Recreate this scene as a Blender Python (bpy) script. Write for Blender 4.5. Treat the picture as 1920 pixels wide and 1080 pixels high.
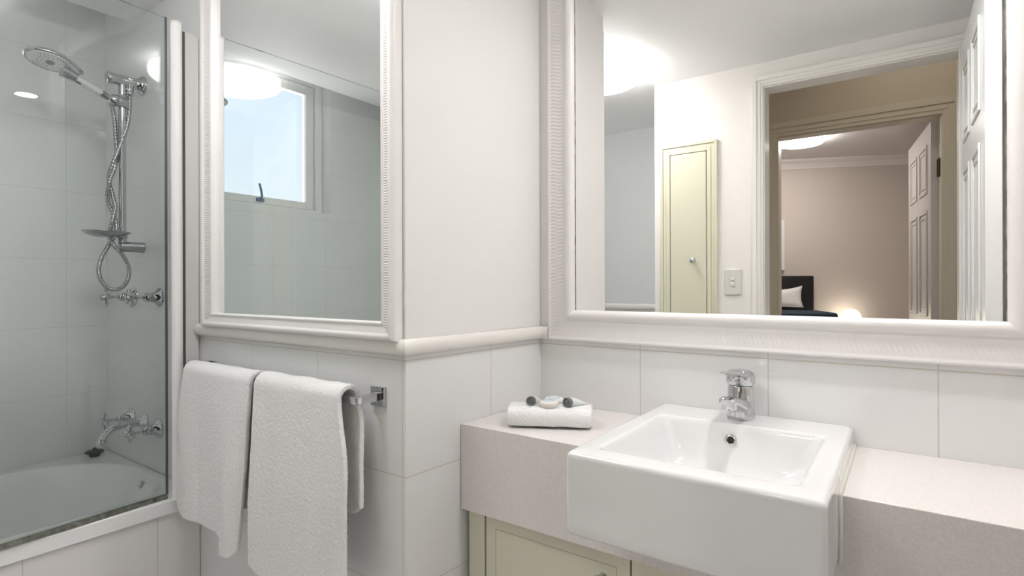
import bpy, math, random
from mathutils import Vector, Matrix, noise

# ------------------------------------------------------------------ scene reset
for o in list(bpy.data.objects): bpy.data.objects.remove(o)
SC = bpy.context.scene
COL = SC.collection
H = 1.2                                 # eye height: all z below are relative to the camera
PI = math.pi
random.seed(4)

# ------------------------------------------------------------------ camera
cam_d = bpy.data.cameras.new('camera'); cam = bpy.data.objects.new('camera', cam_d); COL.objects.link(cam)
cam_d.sensor_width = 36.0; cam_d.lens = 1032.8/1920*36; cam_d.clip_start = 0.01; cam_d.clip_end = 200
cam_d.shift_y = -5.1/1920
yaw = math.radians(35.39); roll = math.radians(0.1758)
cam.matrix_world = Matrix.Translation((0, 0, H)) @ Matrix.Rotation(yaw, 4, 'Z') @ Matrix.Rotation(PI/2, 4, 'X') @ Matrix.Rotation(-roll, 4, 'Z')
SC.camera = cam

# ------------------------------------------------------------------ view + world
SC.view_settings.view_transform = 'Standard'; SC.view_settings.look = 'None'
SC.view_settings.gamma = 1.0; SC.view_settings.exposure = 2.58
SC.view_settings.use_curve_mapping = False
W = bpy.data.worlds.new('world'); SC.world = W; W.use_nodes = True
nt = W.node_tree; nt.nodes.clear()
out = nt.nodes.new('ShaderNodeOutputWorld'); bg = nt.nodes.new('ShaderNodeBackground')
tc = nt.nodes.new('ShaderNodeTexCoord'); sep = nt.nodes.new('ShaderNodeSeparateXYZ'); cr = nt.nodes.new('ShaderNodeValToRGB')
nt.links.new(tc.outputs['Generated'], sep.inputs[0]); nt.links.new(sep.outputs['Z'], cr.inputs[0])
# sky: pale at the horizon, bluer above; unseen zenith and ground boosted as fill for the room
mr = nt.nodes.new('ShaderNodeMapRange'); mr.inputs[1].default_value = -1.0; mr.inputs[2].default_value = 1.0
nt.links.new(sep.outputs['Z'], mr.inputs[0]); nt.links.new(mr.outputs[0], cr.inputs[0])
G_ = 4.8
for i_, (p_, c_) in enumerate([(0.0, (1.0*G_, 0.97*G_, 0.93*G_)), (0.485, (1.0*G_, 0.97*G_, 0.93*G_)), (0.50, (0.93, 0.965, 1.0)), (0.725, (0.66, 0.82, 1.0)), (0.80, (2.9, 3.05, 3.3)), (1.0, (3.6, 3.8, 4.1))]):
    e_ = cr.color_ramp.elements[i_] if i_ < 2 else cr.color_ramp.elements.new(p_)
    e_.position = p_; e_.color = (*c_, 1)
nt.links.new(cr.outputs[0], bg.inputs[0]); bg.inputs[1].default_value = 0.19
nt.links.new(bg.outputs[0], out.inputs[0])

LIGHT_MAIN = 3.2        # round ceiling light of the bathroom
LIGHT_SPOT = 62.0        # recessed downlight over the vanity
LIGHT_BED = 6.3
LIGHT_LAMP = 1.2
LIGHT_HALL_FILL = 11.0

# ------------------------------------------------------------------ materials
def new_mat(name):
    m = bpy.data.materials.new(name); m.use_nodes = True
    return m, m.node_tree, m.node_tree.nodes['Principled BSDF']
def mat(name, col, rough=0.5, metal=0.0, spec=0.5, coat=0.0, bump=None, sheen=0.0, var=None):
    m, t, b = new_mat(name)
    b.inputs['Base Color'].default_value = (*col, 1); b.inputs['Roughness'].default_value = rough
    b.inputs['Metallic'].default_value = metal; b.inputs['Specular IOR Level'].default_value = spec
    b.inputs['Coat Weight'].default_value = coat; b.inputs['Coat Roughness'].default_value = 0.04
    b.inputs['Sheen Weight'].default_value = sheen
    tc = t.nodes.new('ShaderNodeTexCoord')
    if var:
        sc, amt = var
        n = t.nodes.new('ShaderNodeTexNoise'); n.inputs['Scale'].default_value = sc; n.inputs['Detail'].default_value = 4
        t.links.new(tc.outputs['Object'], n.inputs['Vector'])
        r = t.nodes.new('ShaderNodeValToRGB')
        r.color_ramp.elements[0].position = 0.35; r.color_ramp.elements[1].position = 0.65
        r.color_ramp.elements[0].color = (*[max(0, c*(1-amt)) for c in col], 1)
        r.color_ramp.elements[1].color = (*[min(1, c*(1+amt*0.4)) for c in col], 1)
        t.links.new(n.outputs[0], r.inputs[0]); t.links.new(r.outputs[0], b.inputs['Base Color'])
    if bump:
        sc, st, dist = bump
        n = t.nodes.new('ShaderNodeTexNoise'); n.inputs['Scale'].default_value = sc; n.inputs['Detail'].default_value = 3
        t.links.new(tc.outputs['Object'], n.inputs['Vector'])
        bp = t.nodes.new('ShaderNodeBump'); bp.inputs['Strength'].default_value = st; bp.inputs['Distance'].default_value = dist
        t.links.new(n.outputs[0], bp.inputs['Height']); t.links.new(bp.outputs[0], b.inputs['Normal'])
    return m
def emit(name, col, st):
    m = bpy.data.materials.new(name); m.use_nodes = True; t = m.node_tree; t.nodes.clear()
    o = t.nodes.new('ShaderNodeOutputMaterial'); e = t.nodes.new('ShaderNodeEmission')
    e.inputs[0].default_value = (*col, 1); e.inputs[1].default_value = st
    t.links.new(e.outputs[0], o.inputs[0]); return m
def glass(name, tint):
    m = bpy.data.materials.new(name); m.use_nodes = True; t = m.node_tree; t.nodes.clear()
    o = t.nodes.new('ShaderNodeOutputMaterial'); mx = t.nodes.new('ShaderNodeMixShader')
    tr = t.nodes.new('ShaderNodeBsdfTransparent'); gl = t.nodes.new('ShaderNodeBsdfGlossy'); fr = t.nodes.new('ShaderNodeFresnel')
    fr.inputs[0].default_value = 1.38; tr.inputs[0].default_value = (*tint, 1); gl.inputs['Roughness'].default_value = 0.0
    gl.inputs[0].default_value = (1, 1, 1, 1)
    t.links.new(fr.outputs[0], mx.inputs[0]); t.links.new(tr.outputs[0], mx.inputs[1]); t.links.new(gl.outputs[0], mx.inputs[2])
    t.links.new(mx.outputs[0], o.inputs[0]); return m
def mirror(name, col):
    m = bpy.data.materials.new(name); m.use_nodes = True; t = m.node_tree; t.nodes.clear()
    o = t.nodes.new('ShaderNodeOutputMaterial'); gl = t.nodes.new('ShaderNodeBsdfGlossy')
    gl.inputs[0].default_value = (*col, 1); gl.inputs['Roughness'].default_value = 0.0
    t.links.new(gl.outputs[0], o.inputs[0]); return m
def tile(name, axis, u0, du, v0, dv, col, grout, paint_above=None, paint=(0.905, 0.893, 0.88), gw=0.0026, rough=0.16, swirl=0.25):
    """glazed tiles: axis = coordinate running along the wall ('X' or 'Y'); rows along z (relative to the eye)"""
    m, t, b = new_mat(name)
    N, Lk = t.nodes.new, t.links.new
    g = N('ShaderNodeNewGeometry'); s = N('ShaderNodeSeparateXYZ'); Lk(g.outputs['Position'], s.inputs[0])
    def math_(op, a, bb=None, c=None):
        n = N('ShaderNodeMath'); n.operation = op
        for i, v in enumerate((a, bb, c)):
            if v is None: continue
            if isinstance(v, (int, float)): n.inputs[i].default_value = v
            else: Lk(v, n.inputs[i])
        return n.outputs[0]
    def line(sock, o, d):
        x = math_('SUBTRACT', sock, o); x = math_('DIVIDE', x, d); f = math_('FRACT', x)
        f = math_('SUBTRACT', f, 0.5); f = math_('ABSOLUTE', f)             # 0.5 at the joint
        return math_('GREATER_THAN', f, 0.5-gw/2/d)
    lu = line(s.outputs[axis], u0, du); lv = line(s.outputs['Z'], v0+H, dv)
    gm = math_('MAXIMUM', lu, lv)
    # relief of the glaze
    w = N('ShaderNodeTexNoise'); w.inputs['Scale'].default_value = 9.0; w.inputs['Detail'].default_value = 3; w.inputs['Distortion'].default_value = 1.6
    Lk(g.outputs['Position'], w.inputs['Vector'])
    mixc = N('ShaderNodeMix'); mixc.data_type = 'RGBA'
    mixc.inputs[6].default_value = (*col, 1); mixc.inputs[7].default_value = (*grout, 1)
    h = math_('MULTIPLY', gm, -1.0); ww = math_('MULTIPLY', w.outputs[0], swirl)
    fac = gm
    rg = math_('MULTIPLY_ADD', gm, 0.5, rough)
    if paint_above is not None:
        up = math_('GREATER_THAN', s.outputs['Z'], paint_above+H)
        inv = math_('SUBTRACT', 1.0, up)
        fac = math_('MULTIPLY', gm, inv); h = math_('MULTIPLY', h, inv); ww = math_('MULTIPLY', ww, inv)
        rg = math_('MAXIMUM', rg, math_('MULTIPLY', up, 0.5))
    Lk(fac, mixc.inputs[0])
    colout = mixc.outputs[2]
    if paint_above is not None:
        m2 = N('ShaderNodeMix'); m2.data_type = 'RGBA'; Lk(up, m2.inputs[0]); Lk(colout, m2.inputs[6]); m2.inputs[7].default_value = (*paint, 1)
        colout = m2.outputs[2]
    Lk(colout, b.inputs['Base Color']); Lk(rg, b.inputs['Roughness'])
    hh = math_('ADD', h, ww)
    bp = N('ShaderNodeBump'); bp.inputs['Strength'].default_value = 0.5; bp.inputs['Distance'].default_value = 0.0012
    Lk(hh, bp.inputs['Height']); Lk(bp.outputs[0], b.inputs['Normal'])
    return m

TILE_C = (0.865, 0.873, 0.872); GROUT = (0.66, 0.62, 0.53)
M = dict(
    paint=mat('wall_paint', (0.90, 0.87, 0.83), 0.55),
    ceil=mat('ceiling_paint', (0.955, 0.955, 0.955), 0.6),
    tileA=tile('tiles_vanity_wall', 'X', -0.268, 0.327, -0.84, 0.66, TILE_C, GROUT, paint_above=-0.168),
    tileB=tile('tiles_return_wall', 'Y', 1.217, 0.33, -0.4542, 0.2762, TILE_C, GROUT, paint_above=-0.16),
    tileC=tile('tiles_towel_wall', 'X', -1.299, 0.33, -0.4542, 0.2762, TILE_C, GROUT, paint_above=-0.15),
    tileS=tile('tiles_shower_wall', 'X', -2.262, 0.33, -0.1641, 0.2762, (0.86, 0.875, 0.868), (0.72, 0.70, 0.64), gw=0.002),
    tileL=tile('tiles_bath_wall', 'Y', 0.778, 0.33, -0.1641, 0.2762, (0.86, 0.875, 0.868), (0.72, 0.70, 0.64), gw=0.002),
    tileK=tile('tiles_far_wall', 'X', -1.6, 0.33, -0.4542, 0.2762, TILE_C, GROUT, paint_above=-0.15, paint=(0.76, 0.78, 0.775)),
    panel=tile('tiles_bath_panel', 'Y', 0.449, 0.333, -0.74, 0.60, (0.84, 0.82, 0.81), GROUT),
    floor=tile('tiles_floor', 'X', 0, 0.33, 0, 0.33, (0.88, 0.87, 0.86), (0.6, 0.58, 0.55)),
    trim=mat('trim_gloss_paint', (0.90, 0.88, 0.84), 0.25),
    frame=mat('mirror_frame_paint', (0.91, 0.895, 0.88), 0.32),
    lac=mat('white_lacquered_metal', (0.90, 0.895, 0.885), 0.22, coat=0.3),
    lac2=mat('white_channel_metal', (0.80, 0.79, 0.785), 0.2, coat=0.3),
    mirror=mirror('mirror_silver', (0.955, 0.96, 0.95)),
    mirror2=mirror('mirror_silver_cabinet', (0.95, 0.96, 0.95)),
    glass=glass('screen_glass', (0.972, 0.993, 0.987)),
    pane=glass('window_glass', (0.99, 0.995, 1.0)),
    chrome=mat('chrome', (0.60, 0.61, 0.625), 0.07, metal=1.0),
    satin=mat('brushed_chrome', (0.46, 0.47, 0.48), 0.25, metal=1.0),
    steel=mat('dark_seam', (0.12, 0.12, 0.12), 0.4),
    ceramic=mat('basin_ceramic', (0.89, 0.895, 0.90), 0.08, coat=0.4),
    enamel=mat('bath_enamel', (0.95, 0.96, 0.955), 0.12, coat=0.4),
    stone=mat('reconstituted_stone', (0.86, 0.82, 0.80), 0.22, var=(260, 0.06)),
    cream=mat('cream_laminate', (0.76, 0.735, 0.60), 0.35),
    cream2=mat('cream_gloss_paint', (0.74, 0.72, 0.56), 0.32),
    terry=mat('terry_cloth', (0.95, 0.95, 0.95), 0.95, spec=0.1, sheen=0.6, bump=(380, 0.7, 0.0025)),
    black=mat('black_rubber', (0.02, 0.02, 0.022), 0.45),
    grey=mat('grey_cap', (0.16, 0.17, 0.18), 0.35),
    greyl=mat('grey_cap_ring', (0.30, 0.31, 0.32), 0.3),
    hole=mat('dark_hollow', (0.03, 0.025, 0.02), 0.6),
    soap=mat('soap_wrapper', (0.86, 0.84, 0.80), 0.4),
    blue=mat('pale_blue_label', (0.62, 0.74, 0.76), 0.4),
    tube=mat('tube_plastic', (0.76, 0.81, 0.80), 0.3),
    switch=mat('switch_plastic', (0.74, 0.73, 0.68), 0.35),
    switchw=mat('switch_rocker_plastic', (0.82, 0.81, 0.76), 0.3),
    door=mat('door_gloss_paint', (0.83, 0.84, 0.835), 0.22),
    door2=mat('bedroom_door_paint', (0.62, 0.58, 0.56), 0.35),
    hall=mat('hallway_paint', (0.66, 0.58, 0.47), 0.6),
    halltrim=mat('hallway_trim_paint', (0.72, 0.66, 0.54), 0.4),
    bedwall=mat('bedroom_paint', (0.66, 0.59, 0.54), 0.6),
    bedceil=mat('bedroom_ceiling_paint', (0.82, 0.78, 0.77), 0.6),
    carpet=mat('bedroom_carpet', (0.30, 0.27, 0.24), 0.9, bump=(300, 0.5, 0.003)),
    leather=mat('black_leather', (0.012, 0.011, 0.012), 0.45),
    navy=mat('navy_blanket', (0.015, 0.03, 0.055), 0.8),
    linen=mat('white_linen', (0.82, 0.80, 0.80), 0.9),
    bronze=mat('bronze_hinge', (0.07, 0.035, 0.02), 0.4, metal=0.6),
    mould=mat('mildewed_seal', (0.20, 0.21, 0.17), 0.5, var=(45, 0.65)),
    sealm=mat('grey_seal', (0.36, 0.37, 0.37), 0.3),
    amber=mat('silicone', (0.80, 0.78, 0.72), 0.35),
    blueh=mat('window_latch_metal', (0.10, 0.20, 0.30), 0.35, metal=0.4),
    wornedge=mat('worn_mirror_edge', (0.30, 0.29, 0.27), 0.6, var=(40, 0.7)),
    light=emit('diffuser_glow', (1.0, 0.975, 0.965), LIGHT_MAIN),
    spot=emit('downlight_glow', (1.0, 0.97, 0.955), LIGHT_SPOT),
    bedlight=emit('bedroom_diffuser_glow', (1.0, 0.95, 0.90), LIGHT_BED),
    lampglow=emit('lamp_globe_glow', (1.0, 0.90, 0.74), LIGHT_LAMP),
)

# ------------------------------------------------------------------ mesh builder
class MB:
    def __init__(s): s.v = []; s.f = []; s.sm = []
    def add(s, vs, fs, smooth=False):
        n = len(s.v); s.v += [Vector(p) for p in vs]; s.f += [[i+n for i in f] for f in fs]; s.sm += [smooth]*len(fs); return s
    def box(s, x0, x1, y0, y1, z0, z1):
        vs = [(x0,y0,z0),(x1,y0,z0),(x1,y1,z0),(x0,y1,z0),(x0,y0,z1),(x1,y0,z1),(x1,y1,z1),(x0,y1,z1)]
        return s.add(vs, [(3,2,1,0),(4,5,6,7),(0,1,5,4),(1,2,6,5),(2,3,7,6),(3,0,4,7)])
    def rings(s, rings, cap0=True, cap1=True, smooth=True, closed=True):
        n = len(rings[0]); vs = [p for r in rings for p in r]; fs = []
        for i in range(len(rings)-1):
            for j in range(n if closed else n-1):
                k = (j+1) % n
                fs.append((i*n+j, i*n+k, (i+1)*n+k, (i+1)*n+j))
        s.add(vs, fs, smooth)
        if cap0: s.add(rings[0], [tuple(reversed(range(n)))], False)
        if cap1: s.add(rings[-1], [tuple(range(n))], False)
        return s
    def lathe(s, o, axis, prof, n=28, smooth=True, caps=True):
        """prof: list of (radius, distance along the axis)"""
        a = Vector(axis).normalized(); o = Vector(o)
        u = a.orthogonal().normalized(); w = a.cross(u)
        rg = [[o+a*d+(u*math.cos(2*PI*k/n)+w*math.sin(2*PI*k/n))*max(r, 1e-5) for k in range(n)] for r, d in prof]
        return s.rings(rg, caps, caps, smooth)
    def cyl(s, a, b, r, r2=None, n=24):
        a = Vector(a); b = Vector(b); return s.lathe(a, b-a, [(r, 0), (r if r2 is None else r2, (b-a).length)], n)
    def tube(s, pts, r, n=12, caps=True):
        pts = [Vector(p) for p in pts]; rg = []; up = None
        for i, p in enumerate(pts):
            d = (pts[min(i+1, len(pts)-1)]-pts[max(i-1, 0)]).normalized()
            if up is None: up = d.orthogonal().normalized()
            up = (up-d*up.dot(d)).normalized(); w = d.cross(up)
            rr = r(i/(len(pts)-1)) if callable(r) else r
            rg.append([p+(up*math.cos(2*PI*k/n)+w*math.sin(2*PI*k/n))*rr for k in range(n)])
        return s.rings(rg, caps, caps)
    def sphere(s, c, r, n=20, sx=1, sy=1, sz=1):
        c = Vector(c); m = n//2; rg = []
        for i in range(m+1):
            t = PI*i/m; rr = max(math.sin(t), 1e-4)
            rg.append([c+Vector((sx*r*rr*math.cos(2*PI*k/n), sy*r*rr*math.sin(2*PI*k/n), -sz*r*math.cos(t))) for k in range(n)])
        return s.rings(rg, True, True)
    def xf(s, mtx):
        s.v = [mtx @ p for p in s.v]; return s

WL = {}   # world location of each parent
def link(o, parent):
    COL.objects.link(o)
    if parent is not None: o.parent = parent
def obj(name, mb, m, parent=None, origin=None, bevel=0, seg=2):
    me = bpy.data.meshes.new(name)
    base = WL[parent.name] if parent is not None else None
    if origin is None:
        org = base if base is not None else Vector((0, 0, 0))
    else: org = Vector(origin)+Vector((0, 0, H))
    me.from_pydata([tuple(p+Vector((0, 0, H))-org) for p in mb.v], [], mb.f)
    me.polygons.foreach_set('use_smooth', mb.sm); me.update()
    if any(mb.sm) and not all(mb.sm): pass
    me.materials.append(m)
    o = bpy.data.objects.new(name, me); link(o, parent)
    o.location = org-(base if base is not None else Vector((0, 0, 0)))
    WL[o.name] = org.copy()
    if name in ('bowl', 'tub_shell', 'body', 'spout', 'lever', 'head'):
        wn = o.modifiers.new('wn', 'WEIGHTED_NORMAL'); wn.keep_sharp = False; wn.weight = 70
    if bevel:
        b = o.modifiers.new('bevel', 'BEVEL'); b.width = bevel; b.segments = seg; b.limit_method = 'ANGLE'; b.angle_limit = math.radians(40)
        b.harden_normals = False
    return o
def fixn(o):
    import bmesh
    bm = bmesh.new(); bm.from_mesh(o.data); bmesh.ops.remove_doubles(bm, verts=bm.verts, dist=1e-5)
    bmesh.ops.recalc_face_normals(bm, faces=bm.faces); bm.to_mesh(o.data); bm.free(); return o
def tag(o, label, cat, group=None, kind=None):
    o['label'] = label; o['category'] = cat
    if group: o['group'] = group
    if kind: o['kind'] = kind
    return o
def thing(name, loc, label, cat, group=None):
    o = bpy.data.objects.new(name, None); o.empty_display_size = 0.05; COL.objects.link(o)
    o.location = Vector(loc)+Vector((0, 0, H)); WL[o.name] = o.location.copy()
    return tag(o, label, cat, group)
def struct(name, mb, m, parent=None, bevel=0, label=None):
    o = obj(name, mb, m, parent, bevel=bevel)
    if parent is None: o['kind'] = 'structure'
    if label: o['label'] = label
    return o
def copy_thing(root, loc, label, cat=None):
    r = root.copy(); COL.objects.link(r); r.location = Vector(loc)+Vector((0, 0, H)); r['label'] = label
    for ch in [c for c in bpy.data.objects if c.parent == root]:
        c = ch.copy(); COL.objects.link(c); c.parent = r
        for g in [x for x in bpy.data.objects if x.parent == ch]:
            d = g.copy(); COL.objects.link(d); d.parent = c
    return r

def rrect(x0, x1, y0, y1, r, z, n=6):
    """rounded rectangle ring; r = radius or 4 radii (x1y1, x0y1, x0y0, x1y0)"""
    if not isinstance(r, (tuple, list)): r = (r,)*4
    cs = [(x1, y1, -1, -1, 0), (x0, y1, 1, -1, 1), (x0, y0, 1, 1, 2), (x1, y0, -1, 1, 3)]
    pts = []
    for (cx, cy, sx, sy, q) in cs:
        rr = max(r[q], 1e-4); ox, oy = cx+sx*rr, cy+sy*rr
        for k in range(n+1):
            a = (q+k/n)*PI/2
            pts.append(Vector((ox+rr*math.cos(a), oy+rr*math.sin(a), z)))
    return pts

# ================================================================== SETTING
FL = -1.2; CEIL = 1.052; TOP = 1.30
yC = 0.914; yA = 1.45; xL = -2.779; yK = -0.65; yO = 0.067
def xB(y): return -0.958+(y-yC)*0.069
struct('floor', MB().box(-3.0, 0.55, -0.75, 1.6, FL-0.05, FL), M['floor'])
struct('wall_back', MB().box(-1.05, 0.55, yA, yA+0.1, FL, CEIL+0.02), M['tileA'])
# return wall between the towel wall and the vanity wall (slightly out of square)
b = MB(); pl = [(xB(yC), yC), (xB(yA), yA), (xB(yA)-0.1, yA), (xB(yC)-0.1, yC+0.002)]
b.add([(x, y, FL) for x, y in pl]+[(x, y, CEIL+0.02) for x, y in pl], [(0,1,5,4),(1,2,6,5),(2,3,7,6),(3,0,4,7),(3,2,1,0),(4,5,6,7)])
struct('wall_return', b, M['tileB'])
struct('wall_towel', MB().box(-1.951, xB(yC), yC, yC+0.1, FL, CEIL+0.02), M['tileC'])
struct('wall_shower', MB().box(xL-0.12, -1.951, yC, yC+0.1, FL, TOP), M['tileS'])
# left wall with the window opening
wy0, wy1, wz0, wz1 = -0.245, 0.50, 0.425, 1.225
b = MB(); x0, x1 = xL-0.13, xL
b.box(x0, x1, yK-0.1, wy0, FL, TOP); b.box(x0, x1, wy1, yC, FL, TOP); b.box(x0, x1, wy0, wy1, FL, wz0); b.box(x0, x1, wy0, wy1, wz1, TOP)
struct('wall_left', b, M['tileL'])
struct('wall_rear', MB().box(xL, -1.072, yK-0.1, yK, FL, TOP), M['tileK'])
# wall opposite the mirror, with the doorway
dx0, dx1, dz = -0.535, 0.184, 0.932
b = MB(); b.box(-1.072, dx0, yO-0.112, yO, FL, CEIL+0.02); b.box(dx1, 0.55, yO-0.112, yO, FL, CEIL+0.02); b.box(dx0, dx1, yO-0.112, yO, dz, CEIL+0.02)
b.box(-1.072, -0.99, yK-0.1, yO-0.112, FL, CEIL+0.02)
struct('wall_front', b, M['paint'])
struct('wall_right', MB().box(0.42, 0.52, yO, yA, FL, CEIL+0.02), M['paint'])
b = MB(); b.box(-2.506, -0.99, yK-0.1, yA+0.1, CEIL, TOP+0.02); b.box(-0.99, 0.55, yO-0.11, yA+0.1, CEIL, TOP+0.02); b.box(xL-0.13, -2.506, yK-0.1, yC+0.1, TOP-0.03, TOP+0.02)
struct('ceiling', b, M['ceil'])

# chair rail, swept with mitred corners
def sweep(path, prof, closed=False):
    """path: list of (x, y); prof: list of (out, z) to the left of the travel direction"""
    P = [Vector((p[0], p[1])) for p in path]; rg = []
    for i, p in enumerate(P):
        d0 = (P[i]-P[i-1]).normalized() if i > 0 else (P[1]-P[0]).normalized()
        d1 = (P[i+1]-P[i]).normalized() if i < len(P)-1 else d0
        n0 = Vector((-d0.y, d0.x)); n1 = Vector((-d1.y, d1.x)); m_ = (n0+n1).normalized(); k = 1/max(m_.dot(n0), 0.3)
        rg.append([Vector((p.x+m_.x*k*o, p.y+m_.y*k*o, z)) for o, z in prof])
    return rg
rp = [(0, -0.1675), (0.006, -0.1675), (0.0085, -0.1645)]+[(0.009+0.013*math.sin(t*PI/12), -0.146-0.0185*math.cos(t*PI/12)) for t in range(1, 12)]+[(0.0085, -0.1265), (0, -0.1255)]
rp = [(-o, z) for o, z in rp]
def rail(name, path):
    b = MB(); rg = sweep(path, rp); n = len(rp)
    for i in range(len(rg)-1):
        b.rings([rg[i], rg[i+1]], False, False, True)
    b.add(rg[0], [tuple(range(n))]); b.add(rg[-1], [tuple(reversed(range(n)))])
    me = struct(name, b, M['trim'])
    return me
rail('trim_1', [(-1.951, yC), (xB(yC), yC), (xB(yA), yA), (-0.8865, yA)])
rail('trim_2', [(-1.073, yK), (-1.95, yK)])

# doorway casings (stepped architraves) -------------------------------------------------
def casing(name, x0, x1, zt, y, sgn, w, m, jamb):
    b = MB()
    for i, (a, c, h) in enumerate([(0.004, w*0.30, 0.010), (w*0.28, w*0.62, 0.014), (w*0.60, w, 0.020)]):
        ya, yb = sorted((y, y+sgn*h))
        b.box(x0-c, x0-a, ya, yb, FL, zt+c); b.box(x1+a, x1+c, ya, yb, FL, zt+c); b.box(x0-a, x1+a, ya, yb, zt+a, zt+c)
    ya, yb = sorted((y+sgn*0.001, y-sgn*jamb))                          # lining of the opening
    b.box(x0-0.004, x0+0.002, ya, yb, FL, zt); b.box(x1-0.002, x1+0.004, ya, yb, FL, zt); b.box(x0+0.002, x1-0.002, ya, yb, zt-0.002, zt+0.004)
    return struct(name, b, m, bevel=0.0015)
casing('trim_3', dx0, dx1, dz, yO, 1, 0.052, M['trim'], 0.111)
# hallway and bedroom shells
hy = -0.94
ex0, ex1, ez = -0.645, 0.172, 0.928
b = MB(); b.box(-0.99, ex0, hy-0.1, hy, FL, CEIL+0.02); b.box(ex1, 1.3, hy-0.1, hy, FL, CEIL+0.02); b.box(ex0, ex1, hy-0.1, hy, ez, CEIL+0.02); b.box(-0.99, 1.3, hy-0.1, hy, CEIL+0.02, 1.62)
struct('wall_hallway', b, M['hall'])
b = MB(); b.box(-0.99, -0.985, hy, yO-0.112, FL, 1.62); b.box(1.3, 1.35, hy-0.1, yO-0.112, FL, 1.62); b.box(0.55, 1.3, yO-0.112, yO-0.06, FL, 1.62); b.box(-0.99, 0.55, yO-0.112, yO-0.06, CEIL+0.125, 1.62)
struct('wall_hallway_ends', b, M['hall'])
struct('ceiling_hallway', MB().box(-0.99, 1.35, hy-0.1, yO-0.112, 1.62, 1.67), M['hall'])
struct('floor_hallway', MB().box(-0.99, 1.35, hy-0.1, yO-0.112, FL-0.05, FL), M['carpet'])
casing('trim_4', ex0, ex1, ez, hy, 1, 0.095, M['halltrim'], 0.099)
bd = Vector((0.915, -0.39, 0)).normalized(); bn = Vector((0.39, 0.915, 0)).normalized(); bp0 = Vector((-0.875, -2.272, 0)); bc = bp0+bd*1.09
def wallseg(b, a, c, z0, z1, th):
    d = (c-a).normalized(); n = Vector((d.y, -d.x, 0))*th
    q = [a, c, c+n, a+n]
    b.add([(p.x, p.y, z0) for p in q]+[(p.x, p.y, z1) for p in q], [(0,1,5,4),(1,2,6,5),(2,3,7,6),(3,0,4,7),(3,2,1,0),(4,5,6,7)]); return b
struct('wall_bedroom_back', wallseg(MB(), bp0-bd*2.4, bc, FL, CEIL, 0.1), M['bedwall'])
struct('wall_bedroom_right', wallseg(MB(), bc, bc+bn*1.75, FL, CEIL, 0.1), M['bedwall'])
struct('wall_bedroom_left', wallseg(MB(), Vector((-2.9, hy-0.1, 0)), bp0-bd*2.4, FL, CEIL, 0.1), M['bedwall'])
b = MB(); b.box(-2.9, -0.99, hy-0.1, hy-0.05, FL, CEIL)
struct('wall_bedroom_front', b, M['bedwall'])
struct('ceiling_bedroom', MB().box(-3.3, 1.2, -3.2, hy-0.1, CEIL, CEIL+0.05), M['bedceil'])
struct('floor_bedroom', MB().box(-3.3, 1.2, -3.2, hy-0.1, FL-0.05, FL), M['carpet'])
# cove cornice of the bedroom
def cove(a, c, nrm, ext0=0, ext1=0):
    pr = [(0, 0.978), (0.008, 0.978), (0.012, 0.99), (0.03, 1.018), (0.06, 1.038), (0.066, 1.044), (0.066, 1.0515), (0, 1.0515)]
    rg = [[p+nrm*o+Vector((0, 0, z))+(c-a).normalized()*(e*o) for o, z in pr] for p, e in ((a, ext0), (c, ext1))]
    b = MB(); b.rings(rg, True, True, False); return b
b = cove(bp0-bd*2.4, bc, bn, 0, -1); b2 = cove(bc, bc+bn*1.75, -bd, 1, 0); b.add(b2.v, b2.f)
struct('trim_5', b, M['bedceil'])

# doors ----------------------------------------------------------------------------------
def panel_door(name, w, h, th, mt, panels):
    """leaf in local coords: hinge at the origin, running along +Y, faces at x=0 and x=th; moulded panels on both faces"""
    b = MB().box(0, th, 0, w, 0, h)
    o = b
    mo = MB()
    for (a, c, z0, z1) in panels:
        for sx, x in ((-1, 0.0), (1, th)):
            for k, (ins, hh, wd) in enumerate([(0, 0.006, 0.016), (0.034, 0.004, 0.010)]):
                y0, y1, u0, u1 = a+ins, c-ins, z0+ins, z1-ins
                xa, xb_ = sorted((x, x+sx*hh))
                mo.box(xa, xb_, y0, y0+wd, u0, u1); mo.box(xa, xb_, y1-wd, y1, u0, u1)
                mo.box(xa, xb_, y0+wd, y1-wd, u0, u0+wd); mo.box(xa, xb_, y0+wd, y1-wd, u1-wd, u1)
    return b, mo
def door(name, hinge, w, h, th, ang, mt):
    pan = []
    cw = (w-0.10*2-0.09)/2
    for a in (0.10, 0.10+cw+0.09):
        for z0, z1 in ((0.22, 0.86), (1.0, 1.62), (1.72, h-0.11)): pan.append((a, a+cw, z0, z1))
    bl, mo = panel_door(name, w, h, th, mt, pan)
    mt_ = Matrix.Translation(Vector(hinge)) @ Matrix.Rotation(ang, 4, 'Z')
    bl.xf(mt_); mo.xf(mt_)
    o = obj(name, bl, mt, origin=hinge, bevel=0.002); o['kind'] = 'structure'
    obj('panel_moulding', mo, mt, o, bevel=0.0025)
    return o, mt_
d1, m1 = door('door_1', (0.188, yO+0.022, FL+0.01), 0.705, 2.12, 0.038, -0.008, M['door'])
kb = MB(); kb.lathe((0.0, 0.64, 1.0-0.01), (-1, 0, 0), [(0.026, 0), (0.026, 0.006), (0.010, 0.010), (0.010, 0.035), (0.024, 0.045), (0.026, 0.058), (0.018, 0.066), (0, 0.068)]); kb.xf(m1)
obj('door_handle', kb, M['chrome'], d1)
d2, m2 = door('door_2', (0.166, hy-0.112, FL+0.01), 0.78, 2.115, 0.038, PI-0.125, M['door2'])
hb = MB(); hb.box(ex1-0.012, ex1-0.003, hy-0.080, hy-0.045, 0.60, 0.70); hb.cyl((ex1-0.012, hy-0.080, 0.60), (ex1-0.012, hy-0.080, 0.70), 0.006)
obj('hinge', hb, M['bronze'], d2)

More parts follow.
